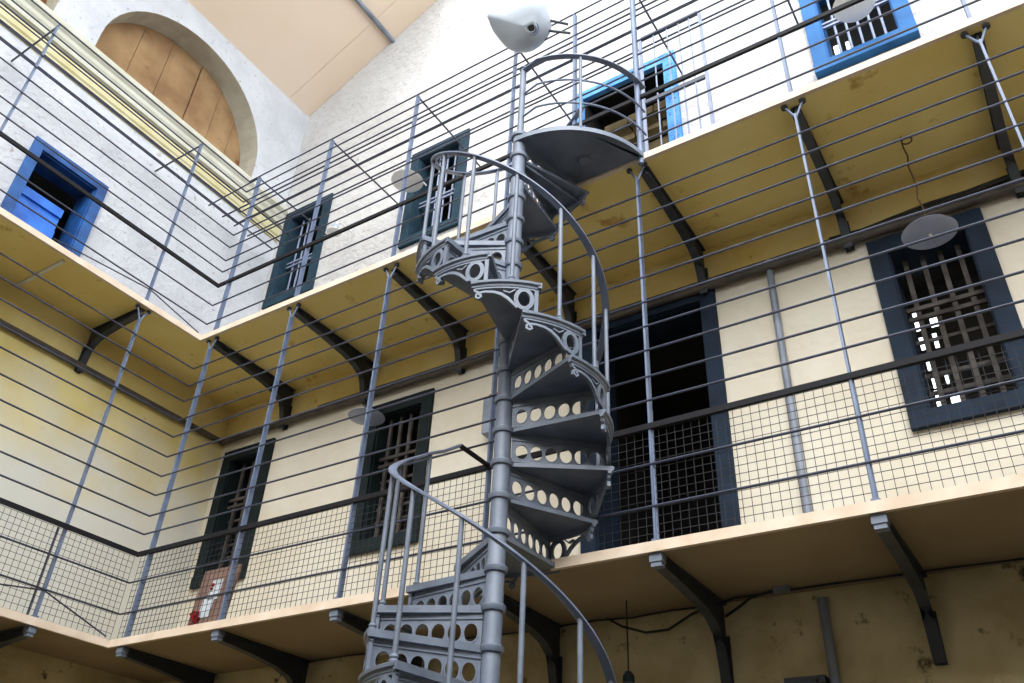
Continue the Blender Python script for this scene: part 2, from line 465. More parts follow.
# ------------------------------------------------------------------ railings
RO = 0.016
def rail_path(z, xe=XE - 0.05, ye=YE + 0.05):
    return [(-RO + 0.012, ye, z), (-RO + 0.012, RO, z), (xe, RO, z)]
def railing(name, floor, label, zs, thick, top, fork, pxs, pls):
    e = empty(name, (0, 0, floor))
    tag(e, label, 'railing')
    for z in zs:
        if z == thick:
            part('handrail', MB().bar([(a, b, c - floor) for a, b, c in rail_path(z)], 0.022, 0.036), 'thick', e)
        else:
            part('rail', MB().tube([(a, b, c - floor) for a, b, c in rail_path(z)], 0.0078, 7), 'rail', e)
    for (x, y, rot) in [(x, 0.0, 0) for x in pxs] + [(0.0, y, PI / 2) for y in pls]:
        px = MB()
        t = top - floor
        hw = 0.007 if (x < 4 or fork) else 0.0105
        px.box(-hw, hw, 0.014, 0.058, 0.0, t)
        px.box(-0.02, 0.02, 0.008, 0.064, 0.0, 0.02)
        p = part('post', px, 'post', e)
        p.location = (x, y, 0); p.rotation_euler = (0, 0, rot)
        if fork:
            f_ = MB().tube([(-0.06, 0.036, fork - floor), (-0.055, 0.036, fork - floor - 0.02), (0, 0.036, t - 0.02), (0.055, 0.036, fork - floor - 0.02), (0.06, 0.036, fork - floor)], 0.008, 7)
            fo = part('fork', f_, 'post', p)
            for sx in (-0.06, 0.06):
                link('bolt', BOLT, fo, (sx, 0.036, fork - floor - 0.026))
    return e

ZU = [6.41, 6.64, 6.89, 7.07, 7.22, 7.40, 7.57, 7.74, 7.90, 8.05, 8.20, 8.36]
rU = railing('upper_gallery_railing', F2, 'tall open railing of thin bars on the upper gallery against the white wall', ZU, 6.89, 8.37, None, PX[:4] + [4.12] + PX[4:], PL)
# stays from the post heads back to the wall, and the loose rods lying over them
for x in PX:
    part('stay', MB().tube([(x, 0.02, 8.35 - F2), (x, YW, 8.35 - F2)], 0.0095, 7), 'rail', rU)
for y in PL:
    part('stay', MB().tube([(-0.02, y, 8.35 - F2), (XW + 0.01, y, 8.35 - F2)], 0.0095, 7), 'rail', rU)
for i, y in enumerate([0.27, 0.45, 0.66]):
    part('overhead_rod', MB().tube([(-0.73, y, 8.37 - F2), (XE - 0.1, y, 8.37 - F2)], 0.0095, 7), 'rail', rU)
part('overhead_rod', MB().tube([(-0.73, 0.06, 8.38 - F2), (0.14, 0.04, 8.375 - F2)], 0.009, 7), 'rail', rU)
for x_ in (-0.24, -0.42, -0.6):
    part('overhead_rod', MB().tube([(x_, 0.95, 8.33 - F2), (x_, YE + 0.1, 8.33 - F2)], 0.0095, 7), 'rail', rU)
def wire(z0, z1, floor, e):
    part('brace_wire', MB().tube([(-0.03, PL[0], z0), (-0.01, -0.04, 0.02)], 0.006, 6), 'rail', e)
    part('brace_wire', MB().tube([(-0.03, PL[0], z0), (-0.03, -1.6, 0.05)], 0.006, 6), 'rail', e)
wire(6.41 - F2, 0, F2, rU)

ZL = [3.565, 3.82, 4.06, 4.235, 4.40, 4.59, 4.77, 4.96, 5.16, 5.33, 5.53, 5.70, 5.89]
rL = railing('lower_gallery_railing', F1, 'floor to soffit railing of thin bars with wire mesh on the lower gallery', ZL, 4.06, 6.08, H2, PXL, PL)
wire(3.565 - F1, 0, F1, rL)
part('mesh_edge_bar', MB().box(-0.04, -0.03, -0.70, -0.688, 0.0, 0.69), 'rail', rL)
# thicker sleeves on the lower ends of the posts right of the stair
for x in PXL[4:]:
    part('post_sleeve', MB().tube([(x, 0.036, 0.0), (x, 0.036, 0.70)], 0.0145, 10), 'post', rL)
    part('collar', MB().lathe([(0.015, 0), (0.026, 0.006), (0.026, 0.02), (0.015, 0.028)], (x, 0.036, 0.0), 10), 'post', rL)

def mesh_panel(p0, p1, z0, z1, e, pitch=0.05):
    """one bay of welded wire mesh, thin square wires"""
    d = Vector(p1) - Vector(p0)
    L = d.length
    d.normalize()
    m_ = MB()
    r = 0.0014
    n = max(1, int(round(L / pitch)))
    def wirebox(a, b):
        a, b = Vector(a), Vector(b)
        t = (b - a).normalized()
        w_ = Vector((0, 0, 1)) if abs(t.z) < 0.5 else d
        s1 = t.cross(w_).normalized() * r
        s2 = w_.normalized() * r
        vs = [q + k1 * s1 + k2 * s2 for q in (a, b) for (k1, k2) in ((-1, -1), (1, -1), (1, 1), (-1, 1))]
        m_.add(vs, [(0, 1, 5, 4), (1, 2, 6, 5), (2, 3, 7, 6), (3, 0, 4, 7)])
    for i in range(n + 1):
        q = Vector(p0) + d * (L * i / n)
        wirebox((q.x, q.y, z0), (q.x, q.y, z1))
    k = int(round((z1 - z0) / pitch))
    for j in range(k + 1):
        z = z0 + (z1 - z0) * j / k
        wirebox((p0[0], p0[1], z), (p1[0], p1[1], z))
    part('wire_mesh', m_, 'wire', e, kind='stuff')
yb = 0.03
bays = [0.03] + PX[:4]
for a, b in zip(bays[:-1], bays[1:]):
    mesh_panel((a, yb, 0), (b, yb, 0), 0.01, 0.685, rL)
mesh_panel((4.27, yb, 0), (PXL[4], yb, 0), 0.01, 0.685, rL)
for a, b in zip(PXL[4:-1], PXL[5:]):
    mesh_panel((a, yb, 0), (b, yb, 0), 0.01, 0.685, rL)
lb = [0.01] + PL
for a, b in zip(lb[:-1], lb[1:]):
    mesh_panel((-yb, a, 0), (-yb, b, 0), 0.01, 0.685, rL)

# ------------------------------------------------------------------ windows and doors
def surround(e, W, H, fw, m, proud=0.03, sill=True, sp=0.012):
    zb_ = fw * 0.9 if sill else 0
    part('jamb', MB().box(0, fw, -proud, 0.012, zb_, H), m, e)
    part('jamb', MB().box(W - fw, W, -proud, 0.012, zb_, H), m, e)
    part('lintel', MB().box(fw, W - fw, -proud, 0.012, H - fw, H), m, e)
    if sill:
        part('sill', MB().box(0, W, -proud - sp, 0.012, 0.0, fw * 0.9), m, e)
def reveal(e, W, H, fw, m, depth, door=False):
    b0 = 0 if door else fw
    part('reveal', MB().box(fw, fw + 0.012, 0, depth, b0, H - fw).box(W - fw - 0.012, W - fw, 0, depth, b0, H - fw)
         .box(fw, W - fw, 0, depth, H - fw - 0.012, H - fw).box(fw, W - fw, 0, depth, b0, b0 + 0.012), m, e)
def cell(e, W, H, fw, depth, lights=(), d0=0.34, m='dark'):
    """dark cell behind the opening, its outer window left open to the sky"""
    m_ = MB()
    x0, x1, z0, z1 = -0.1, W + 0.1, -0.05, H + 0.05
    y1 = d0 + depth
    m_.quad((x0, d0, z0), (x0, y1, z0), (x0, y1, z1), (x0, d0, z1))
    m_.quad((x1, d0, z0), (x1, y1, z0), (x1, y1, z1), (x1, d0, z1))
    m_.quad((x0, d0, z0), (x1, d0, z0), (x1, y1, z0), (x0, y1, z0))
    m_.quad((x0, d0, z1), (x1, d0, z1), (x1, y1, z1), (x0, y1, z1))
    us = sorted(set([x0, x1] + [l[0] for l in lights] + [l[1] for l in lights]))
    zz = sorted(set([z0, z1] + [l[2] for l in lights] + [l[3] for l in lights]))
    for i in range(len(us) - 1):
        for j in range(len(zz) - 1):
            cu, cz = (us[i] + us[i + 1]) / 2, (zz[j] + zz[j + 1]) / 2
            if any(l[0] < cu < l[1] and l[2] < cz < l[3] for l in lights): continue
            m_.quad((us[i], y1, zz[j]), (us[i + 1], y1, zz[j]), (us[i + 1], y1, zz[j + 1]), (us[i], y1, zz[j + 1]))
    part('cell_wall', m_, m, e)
def bars(e, xs, z0, z1, y, r, m, flat=None):
    for x in xs:
        if flat: part('bar', MB().box(x - flat / 2, x + flat / 2, y - 0.012, y + 0.012, z0, z1), m, e)
        else: part('bar', MB().tube([(x, y, z0), (x, y, z1)], r, 8), m, e)
def crossbars(e, zs, x0, x1, y, h, m):
    for z in zs:
        part('cross_bar', MB().box(x0, x1, y - 0.016, y + 0.008, z - h / 2, z + h / 2), m, e)

wn = 0
def win(spec, side, kind, label, **k):
    global wn
    wn += 1
    u0, u1, z0, z1 = spec
    e = empty('window_%d' % wn, (u0, YW, z0) if side == 'R' else (XW, u0, z0), 0 if side == 'R' else PI / 2)
    tag(e, label, 'window', kind='structure')
    W, H = u1 - u0, z1 - z0
    fw = k.get('fw', FW)
    surround(e, W, H, fw, k['m'], k.get('proud', 0.03), True, k.get('sp', 0.012))
    reveal(e, W, H, fw, k.get('mr', k['m']), 0.34 if side == 'R' else 0.30)
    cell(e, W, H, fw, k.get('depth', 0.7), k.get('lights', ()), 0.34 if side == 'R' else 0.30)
    i0, i1 = fw + 0.012, W - fw - 0.012
    yb_ = k.get('yb', 0.2)
    if kind == 'iron':
        n = k.get('n', 4)
        bars(e, [i0 + (i1 - i0) * (j + 1) / (n + 1) for j in range(n)], fw + 0.012, H - fw - 0.012, yb_, 0.011, k.get('mb', 'bar_pale'))
        crossbars(e, k.get('cross', [H * 0.42, H * 0.46]), i0, i1, yb_ - 0.005, 0.02, k.get('mb', 'bar_pale'))
    elif kind == 'wood':
        n = k.get('n', 4)
        bars(e, [i0 + (i1 - i0) * (j + 0.6) / (n + 0.2) for j in range(n)], fw + 0.012, H - fw - 0.012, yb_, 0, 'bar_wood', flat=0.032)
        crossbars(e, k.get('cross', [H * 0.58, H * 0.63]), i0, i1, yb_ - 0.006, 0.03, 'bar_wood')
        # latticed lower casement behind the bars
        for j in range(5):
            part('lattice_bar', MB().box(i0, i1, yb_ + 0.03, yb_ + 0.045, fw + 0.06 + j * 0.13, fw + 0.085 + j * 0.13), 'bar_wood', e)
    if 'extra' in k: k['extra'](e, W, H, fw)
    return e

win(LOW[0], 'R', 'wood', 'dark green barred window of the lower gallery nearest the corner', m='green', n=3, yb=0.09)
win(LOW[1], 'R', 'wood', 'dark green barred window of the lower gallery left of the spiral stair', m='green', n=4, yb=0.09)
win(LOW[3], 'R', 'wood', 'navy framed window of the lower gallery with wooden lattice at the right', m='navy', n=4, yb=0.14, depth=0.45, fw=0.12,
    lights=[(0.11, 0.14, 1.2, 1.37), (0.215, 0.27, 1.2, 1.30), (0.11, 0.137, 1.03, 1.14), (0.204, 0.232, 1.02, 1.146), (0.116, 0.147, 0.85, 0.927), (0.122, 0.155, 0.70, 0.796), (0.21, 0.23, 0.71, 0.80), (0.117, 0.16, 0.61, 0.68), (0.113, 0.155, 0.555, 0.59), (0.208, 0.278, 0.552, 0.60)])
win(UPP[0], 'R', 'iron', 'teal framed barred window of the upper gallery nearest the corner', m='teal', n=4, yb=0.08)
win(UPP[1], 'R', 'iron', 'teal framed barred window of the upper gallery left of the spiral stair', m='teal', n=4, yb=0.08)
win(UPP[3], 'R', 'iron', 'bright blue framed barred window of the upper gallery at the top right', m='blue', n=5, yb=0.07, depth=0.13, sp=0.05,
    lights=[(0.14, 0.195, 0.66, 0.88), (0.245, 0.275, 0.70, 0.87)], cross=[0.66, 0.71])
def shutter(e, W, H, fw):
    x0, x1 = fw + 0.03, W - fw - 0.14
    s_ = part('shutter', MB().box(x0, x1, 0.16, 0.185, fw + 0.02, H * 0.64), 'shut', e, label='bright azure lower shutter')
    part('shutter_rail', MB().box(x0, x1, 0.135, 0.16, H * 0.56, H * 0.64), 'shut', s_)
    part('shutter_rail', MB().box(x0, x1, 0.135, 0.16, H * 0.34, H * 0.42), 'shut', s_)
win((-1.84, -1.03, 6.52, 7.76), 'L', 'none', 'royal blue window with half shutter on the left wall', m='royal', fw=0.10, extra=shutter)

def doorway(n, spec, label, m, proud, depth, mr):
    u0, u1, z0, z1 = spec
    e = empty('door_%d' % n, (u0, YW, z0))
    tag(e, label, 'doorway', kind='structure')
    W, H = u1 - u0, z1 - z0
    surround(e, W, H, FW, m, proud, sill=False)
    reveal(e, W, H, FW, mr, 0.34, True)
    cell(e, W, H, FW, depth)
    return e, W, H
d1, W_, H_ = doorway(1, LOW[2], 'dark open doorway with navy surround behind the spiral stair', 'navy', 0.03, 1.5, 'navy')
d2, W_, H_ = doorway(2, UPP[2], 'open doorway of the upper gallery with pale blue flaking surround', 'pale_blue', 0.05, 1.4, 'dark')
# rough stone vault seen inside the upper doorway, one stone after another
rr = random.Random(11)
for i in range(7):
    xs_ = sorted([0.14, W_ - 0.14] + [0.14 + (W_ - 0.28) * (q + rr.uniform(-0.15, 0.15)) / 3 for q in (1, 2)])
    for q in range(3):
        y0 = 0.36 + i * 0.15 + rr.uniform(0, 0.02)
        zt = H_ - 0.13 - i * 0.075 + rr.uniform(-0.02, 0.02)
        part('vault_stone', MB().box(xs_[q] + 0.008, xs_[q + 1] - 0.008, y0, y0 + 0.135, zt - 0.10, zt), 'rubble', d2)

# ------------------------------------------------------------------ spiral staircase
XC, YC = 4.005, -0.555
RS, RISE, Z0 = 0.605, 0.198, 3.322
def zk(k): return Z0 + RISE * k
def Fk(k):                                  # angle of the front edge of step k, degrees
    return 96.0 - 27.3 * (k - 1) if k >= 1 else 147.0 - 29.0 * k
SPAN = 36.0
stair = empty('spiral_staircase', (XC, YC, 0))
tag(stair, 'grey cast iron spiral staircase with pierced risers and scrolled step ends', 'staircase')
def pol(r, a, z=0.0):
    return (r * math.cos(math.radians(a)), r * math.sin(math.radians(a)), z)

def tread_mesh(span, name='tread'):
    m_ = MB()
    n = max(6, int(span / 5))
    ang = [-span * i / n for i in range(n + 1)]
    # plate with a moulded nosing at the outer edge
    ri = 0.045
    prof = [(ri, -0.016), (RS - 0.03, -0.016), (RS - 0.022, -0.034), (RS - 0.006, -0.030), (RS - 0.004, -0.018), (RS + 0.008, -0.010), (RS + 0.010, 0.004), (RS, 0.010), (ri, 0.006)]
    k = len(prof)
    vs = [pol(r, a, z) for a in ang for r, z in prof]
    fs = []
    for i in range(n):
        for q in range(k):
            q2 = (q + 1) % k
            fs.append((i * k + q, (i + 1) * k + q, (i + 1) * k + q2, i * k + q2))
    fs.append(list(range(k))); fs.append([n * k + q for q in range(k)][::-1])
    m_.add(vs, fs)
    # front nosing roll
    m_.bar([pol(ri, 0.0, -0.008), pol(RS + 0.004, 0.0, -0.008)], 0.022, 0.036)
    return m_.mesh(name, 'stair')
TREAD = tread_mesh(SPAN)
COLLAR = MB().lathe([(0.045, -0.022), (0.058, -0.02), (0.063, -0.006), (0.063, 0.006), (0.055, 0.012), (0.045, 0.014)], n=24).mesh('collar', 'stair')

def riser_mesh():
    m_ = MB()
    zb, zt = -0.186, -0.024
    x0, x1 = 0.05, 0.575
    n = 6
    w_ = (x1 - x0 - 0.03) / n
    band0, band1 = zb + 0.012, zb + 0.118
    T = 0.006
    def cellq(cx, cz, hw, hh, rx, rz, y0, y1):
        N_ = 16
        ci, co = [], []
        for i in range(N_):
            a = 2 * PI * i / N_ + PI / 4
            c_, s_ = math.cos(a), math.sin(a)
            ci.append((cx + rx * c_, cz + rz * s_))
            k_ = 1.0 / max(abs(c_), abs(s_))
            co.append((cx + hw * c_ * k_, cz + hh * s_ * k_))
        b = len(m_.v)
        vs = [(p[0], y, p[1]) for y in (y0, y1) for p in ci + co]
        fs = []
        for i in range(N_):
            j = (i + 1) % N_
            fs.append((i, j, N_ + j, N_ + i))
            fs.append((2 * N_ + i, 3 * N_ + i, 3 * N_ + j, 2 * N_ + j))
            fs.append((i, 2 * N_ + i, 2 * N_ + j, j))
        m_.add(vs, fs)
    def ring(cx, cz, rx, rz, wd, y0, y1):
        N_ = 20
        vs = []
        for i in range(N_):
            a = 2 * PI * i / N_
            for (q, y) in ((0, y0), (wd, y0), (wd, y1), (0, y1)):
                vs.append((cx + (rx + q) * math.cos(a), y, cz + (rz + q) * math.sin(a)))
        fs = []
        for i in range(N_):
            j = (i + 1) % N_
            for q in range(4):
                fs.append((i * 4 + q, j * 4 + q, j * 4 + (q + 1) % 4, i * 4 + (q + 1) % 4))
        m_.add(vs, fs)
    hh = (band1 - band0) / 2
    for i in range(n):
        cx = x0 + 0.015 + w_ * (i + 0.5)
        cz = (band0 + band1) / 2
        cellq(cx, cz, w_ / 2, hh, 0.036, 0.046, -T / 2, T / 2)
        ring(cx, cz, 0.034, 0.044, 0.007, -T, T)
    m_.box(x0, x1, -T / 2, T / 2, band1, zt)
    m_.box(x0, x1, -T, T, zb, band0)
    m_.box(x0, x0 + 0.015, -T, T, band0, band1)
    m_.box(x1 - 0.015, x1, -T, T, band0, band1)
    m_.box(x0, x1, -T - 0.003, T + 0.003, band1 + 0.012, band1 + 0.02)
    return m_.mesh('riser', 'stair')
RISER = riser_mesh()

def scroll_mesh():
    """pierced end bracket wrapped round the outer cylinder; s runs back from the front edge"""
    m_ = MB()
    r0, r1 = RS - 0.028, RS - 0.010
    P3 = lambda s, z, r: pol(r, -math.degrees(s / RS), z)
    def ribbon(pts, w_):
        n = len(pts)
        vs = []
        for i, (s_, z_) in enumerate(pts):
            a = pts[max(0, i - 1)]; b = pts[min(n - 1, i + 1)]
            t = Vector((b[0] - a[0], b[1] - a[1])).normalized()
            ww = w_[i] if isinstance(w_, list) else w_
            nx, nz = -t.y * ww / 2, t.x * ww / 2
            for (q, r) in ((1, r0), (-1, r0), (-1, r1), (1, r1)):
                vs.append(P3(s_ + q * nx, z_ + q * nz, r))
        fs = []
        for i in range(n - 1):
            for q in range(4):
                fs.append((i * 4 + q, i * 4 + (q + 1) % 4, (i + 1) * 4 + (q + 1) % 4, (i + 1) * 4 + q))
        fs.append((0, 1, 2, 3)); fs.append(tuple((n - 1) * 4 + q for q in (3, 2, 1, 0)))
        m_.add(vs, fs)
    def loop(cx, cz, rx, rz, w_, n=18):
        ribbon([(cx + rx * math.cos(2 * PI * i / n), cz + rz * math.sin(2 * PI * i / n)) for i in range(n + 1)], w_)
    ribbon([(0.016, -0.03), (0.016, -0.192)], 0.022)                       # upright at the riser
    ribbon([(0.03, -0.185), (0.075, -0.178)], 0.012)
    ribbon([(s_ / 100, -0.034) for s_ in range(0, 37, 3)], 0.016)          # top fillet
    loop(0.084, -0.106, 0.040, 0.056, 0.013)                                # large ring
    loop(0.084, -0.106, 0.052, 0.068, 0.010)
    ribbon([(0.12, -0.168), (0.145, -0.140), (0.175, -0.108), (0.21, -0.083), (0.25, -0.068), (0.30, -0.062), (0.335, -0.066)], [0.010, 0.016, 0.018, 0.018, 0.016, 0.014, 0.014])
    ribbon([(0.335, -0.066), (0.352, -0.076), (0.352, -0.094), (0.336, -0.102), (0.322, -0.092), (0.326, -0.080), (0.338, -0.080)], 0.013)
    ribbon([(0.335, -0.066), (0.36, -0.05), (0.366, -0.036)], 0.013)
    ribbon([(0.135, -0.05), (0.165, -0.072), (0.2, -0.06)], 0.008)
    return m_.mesh('scroll_bracket', 'stair')
SCROLL = scroll_mesh()
BASE = MB().lathe([(0.022, 0), (0.026, 0.006), (0.026, 0.012), (0.017, 0.02), (0.021, 0.03), (0.013, 0.042)], n=12).mesh('baluster_base', 'stair')

HR = 0.83
BAL_R = RS - 0.022
def boff(k): return -15.0 if k >= 1 else -4.0
def zrail(k): return zk(k) + HR
# column of the stair
part('column', MB().lathe([(0.12, 0.0), (0.12, 0.05), (0.08, 0.09), (0.047, 0.14), (0.047, 6.27), (0.062, 6.275), (0.066, 6.30), (0.05, 6.32), (0.03, 6.325)], n=28), 'stair', stair)
KMIN = -15
for k in range(KMIN, 15):
    if k == 0: continue
    t = link('tread', TREAD, stair, (0, 0, zk(k)), (0, 0, math.radians(Fk(k))))
    link('collar', COLLAR, t)
    link('riser', RISER, t, None, (0, 0, math.radians(-2.5)))
    link('scroll_bracket', SCROLL, t)
# wide landing step level with the lower gallery
ld = link('landing', tread_mesh(Fk(0) - Fk(1) + 9, 'landing'), stair, (0, 0, zk(0)), (0, 0, math.radians(Fk(0))))
link('collar', COLLAR, ld); link('riser', RISER, ld, None, (0, 0, math.radians(-2.5))); link('scroll_bracket', SCROLL, ld)
# balusters
def baluster(k, off=0.0, ztop=None, m='stair'):
    a = Fk(k) + boff(k) + off
    zt = (zrail(k) + off / -27.3 * RISE - 0.004) if ztop is None else ztop
    b = part('baluster', MB().tube([(0, 0, 0), (0, 0, zt - zk(k) - 0.005)], 0.0125, 10), m, stair)
    b.location = pol(BAL_R, a, zk(k) + 0.005)
    link('baluster_base', BASE, b)
for k in range(KMIN, 0): baluster(k)
for k in range(2, 15): baluster(k)
# handrails: flat bar on a helix
def helix(k0, k1, n):
    pts = []
    for i in range(n + 1):
        k = k0 + (k1 - k0) * i / n
        a0, a1 = Fk(math.floor(k)), Fk(math.floor(k) + 1) if not (math.floor(k) == 0) else Fk(0) - 29
        fr = k - math.floor(k)
        pts.append(pol(BAL_R, a0 + (a1 - a0) * fr + boff(k), zrail(k)))
    return pts
hp = helix(KMIN, -1.0, 90)
e1 = (3.51 - XC, -0.30 - YC, 4.066)
e2 = (3.51 - XC, 0.02 - YC, 4.066)
last = Vector(hp[-1])
hp = hp + [tuple(last.lerp(Vector(e1), 0.5) + Vector((-0.012, 0, -0.01))), e1]
SECT = [(-0.022, -0.006), (-0.012, -0.009), (0.012, -0.009), (0.022, -0.006), (0.022, 0.003), (0.012, 0.008), (-0.012, 0.008), (-0.022, 0.003)]
part('handrail', MB().sweep(hp, SECT, True, (0, 0, 1)), 'stair_rail', stair)
part('handrail', MB().bar([e1, e2], 0.028, 0.016), 'thick', stair)
hp = helix(1.7, 14.6, 90)
part('handrail', MB().sweep(hp, SECT, True, (0, 0, 1)), 'stair_rail', stair)
# quarter round landing at the upper gallery
LC, LR, LA0 = (0.012, 0.655), 0.70, -92.0
ZP = 6.245
pts = [(LC[0] + LR * math.cos(math.radians(a)), LC[1] + LR * math.sin(math.radians(a))) for a in [LA0 + (88.0) * i / 20 for i in range(21)]]
poly = [(0.0, 0.54)] + pts[:]
poly = [(-0.03, -0.04), ] + pts + [(pts[-1][0], 0.552), (0.06, 0.552)]
rz_ = link('riser', RISER, stair, (0, 0, ZP - 0.012), (0, 0, math.radians(Fk(15))))
lp = part('upper_landing', MB().prism(poly, lambda a, b, d: (a, b, d), ZP - 0.026, ZP), 'stair', stair)
part('landing_rim', MB().sweep([(x, y, ZP - 0.013) for x, y in pts], [(-0.008, -0.022), (0.008, -0.022), (0.008, 0.018), (-0.008, 0.018)], False, (0, 0, 1)), 'stair', lp)
part('landing_boss', MB().lathe([(0.05, 0), (0.045, -0.02), (0.02, -0.03)], (0.33, 0.36, ZP - 0.026), 12), 'stair', lp)
# newel on the column and the curved guard rails
part('newel_rod', MB().tube([(0, 0, 6.32), (0, 0, 7.05)], 0.024, 12), 'stair', stair)
part('newel_cap', MB().lathe([(0.024, 0), (0.034, 0.006), (0.034, 0.016), (0.02, 0.022)], (0, 0, 7.035), 14), 'stair', stair)
def guard(z, sec, m):
    q = [(0.0, 0.0, z)] + [(x, y, z) for x, y in pts[3:]]
    part('guard_rail', MB().sweep(q, sec, True, (0, 0, 1)), m, stair)
guard(7.02, SECT, 'stair_rail')
rs = [(0.008 * math.cos(2 * PI * i / 7), 0.008 * math.sin(2 * PI * i / 7)) for i in range(7)]
guard(6.75, rs, 'stair_rail'); guard(6.50, rs, 'stair_rail')
q = pts[9]
part('baluster', MB().tube([(q[0], q[1], ZP), (q[0], q[1], 7.015)], 0.012, 10), 'stair', stair)
# stout gate post against the gallery where the landing arrives
part('gate_post', MB().tube([(4.69 - XC, -0.012 - YC, F2 - 0.1), (4.69 - XC, -0.012 - YC, 8.1)], 0.02, 12), 'post', stair)

# ------------------------------------------------------------------ pipes and cables
def tubething(name, pts, r, m, label, cat, group=None, n=10):
    return tag(part(name, MB().tube(pts, r, n), m), label, cat, group)
pp = tubething('horizontal_pipe', [(XW + 0.045, YE + 0.1, 5.785), (XW + 0.045, YW - 0.05, 5.785), (XE - 0.1, YW - 0.05, 5.785)], 0.03, 'pipe', 'long brown pipe running round both walls under the upper gallery', 'pipe')
tubething('slim_pipe', [(0.6, YW - 0.03, 5.862), (XE - 0.1, YW - 0.03, 5.862)], 0.014, 'pipe', 'slim dark pipe lying just above the long brown pipe', 'pipe')
vp = tubething('conduit_pipe', [(5.19, YW - 0.03, F1), (5.19, YW - 0.03, 5.86)], 0.027, 'pipe_g', 'grey vertical conduit on the cream wall right of the dark doorway', 'pipe')
tubething('ground_pipe', [(5.235, YG - 0.035, 0), (5.235, YG - 0.035, 3.24)], 0.028, 'pipe_g', 'vertical pipe on the stained wall below the lower gallery', 'pipe')
def wavy(p0, p1, n, amp, seed):
    rr = random.Random(seed)
    a, b = Vector(p0), Vector(p1)
    return [tuple(a.lerp(b, i / n) + Vector((0, rr.uniform(-1, 0) * amp, rr.uniform(-1, 1) * amp))) for i in range(n + 1)]
for i, (dz, dd) in enumerate(((5.93, 0.03), (5.955, 0.03), (5.91, 0.05))):
    tubething('cable', wavy((5.3 + 0.35 * i, YW - dd, dz - 0.12 + 0.02 * i), (XE - 0.3, YW - dd, dz + 0.16), 22, 0.016, i), 0.016 - 0.003 * i, 'cable',
              ['lowest of the black cables sagging above the navy window', 'uppermost of the black cables above the navy window', 'middle black cable above the navy window'][i], 'cable', 'cables above the navy window', 7)
tubething('soffit_cable', wavy((0.9, 0.90, H1 - 0.02), (4.6, 0.90, H1 - 0.02), 14, 0.008, 4) + wavy((4.75, 0.86, H1 - 0.014), (XE - 0.4, 0.84, H1 - 0.014), 20, 0.006, 5), 0.006, 'cable', 'thin dark cable along the lower gallery soffit near the wall', 'cable', None, 6)
tubething('looped_cable', [(3.9, 0.87, H1 - 0.02), (4.0, 0.88, H1 - 0.08), (4.15, 0.9, H1 - 0.13), (4.3, 0.9, H1 - 0.13), (4.45, 0.9, H1 - 0.06), (4.62, 0.88, H1 - 0.02)], 0.008, 'cable', 'dark cable sagging in a loop beside the lower bracket', 'cable', None, 6)
tubething('branch_cable', [(4.66, 0.92, H1 - 0.09), (4.76, 0.9, H1 - 0.05), (4.85, 0.86, H1 - 0.016), (5.02, 0.82, H1 - 0.014)], 0.008, 'cable', 'short dark cable climbing from the wall to a soffit clip', 'cable', None, 6)
o = part('soffit_clip', MB().box(5.0, 5.09, 0.79, 0.83, H1 - 0.03, H1), 'pipe_g'); tag(o, 'small pale junction clip on the lower gallery soffit', 'clip')
o = part('wall_fitting', MB().box(4.98, 5.2, YG - 0.10, YG, 2.78, 2.815).box(5.15, 5.165, YG - 0.1, YG - 0.085, 2.62, 2.8), 'bracket'); tag(o, 'dark metal shelf fitting at the foot of the pipe on the stained wall', 'fitting')
# electric box by the stair
e = empty('switch_box', (2.70, YW, 4.98)); tag(e, 'grey electric box with red cap on the cream wall left of the stair column', 'switch box')
part('casing', MB().box(0.0, 0.15, -0.12, -0.002, 0.0, 0.33), 'pipe_g', e)
part('cap', MB().box(0.04, 0.15, -0.10, -0.002, 0.33, 0.375), 'redcap', e)
part('conduit', MB().tube([(0.1, -0.03, 0.4), (0.1, -0.03, 0.80)], 0.012, 8), 'cable', e)

# ------------------------------------------------------------------ lamps
def pendant(x, y, z, ztop, r, m, label, coil=False, wob=1.0, cm='brown_cable'):
    e = empty('pendant_lamp', (x, y, z)); tag(e, label, 'lamp', 'saucer lamps of the galleries')
    part('shade', MB().lathe([(0.0, -0.012), (r * 0.5, -0.009), (r * 0.93, 0.0), (r, 0.006), (r * 0.97, 0.012), (r * 0.7, 0.03), (r * 0.3, 0.055), (0.035, 0.065), (0.0, 0.066)], n=32, cap=False), m, e)
    part('socket', MB().lathe([(0.03, 0.06), (0.034, 0.07), (0.034, 0.10), (0.018, 0.125)], n=14), 'green', e)
    part('bulb', MB().lathe([(0.0, -0.022), (0.008, -0.019), (0.011, -0.012), (0.009, -0.008)], n=12), 'enamel_w', e)
    h = ztop - z
    p = [(0, 0, 0.11)] + [(wob * 0.008 * math.sin(i * 2.3), wob * 0.005 * math.cos(i * 1.7), 0.11 + (h - 0.11) * i / 8) for i in range(1, 8)] + [(0, 0, h)]
    part('cord', MB().tube(p, 0.005, 6), cm, e)
    if coil:
        part('hook', MB().tube([(0.03 + 0.032 * math.cos(2 * PI * i / 12), 0.0, h - 0.05 + 0.03 * math.sin(2 * PI * i / 12)) for i in range(12)], 0.005, 6, True), cm, e)
    return e
pendant(6.30, 0.69, 5.33, H2, 0.165, 'enamel', 'grey saucer lamp hanging on a wire before the navy window', True)
pendant(1.60, 0.78, 5.31, H2, 0.165, 'enamel', 'grey saucer lamp hanging by the lower window left of the stair')
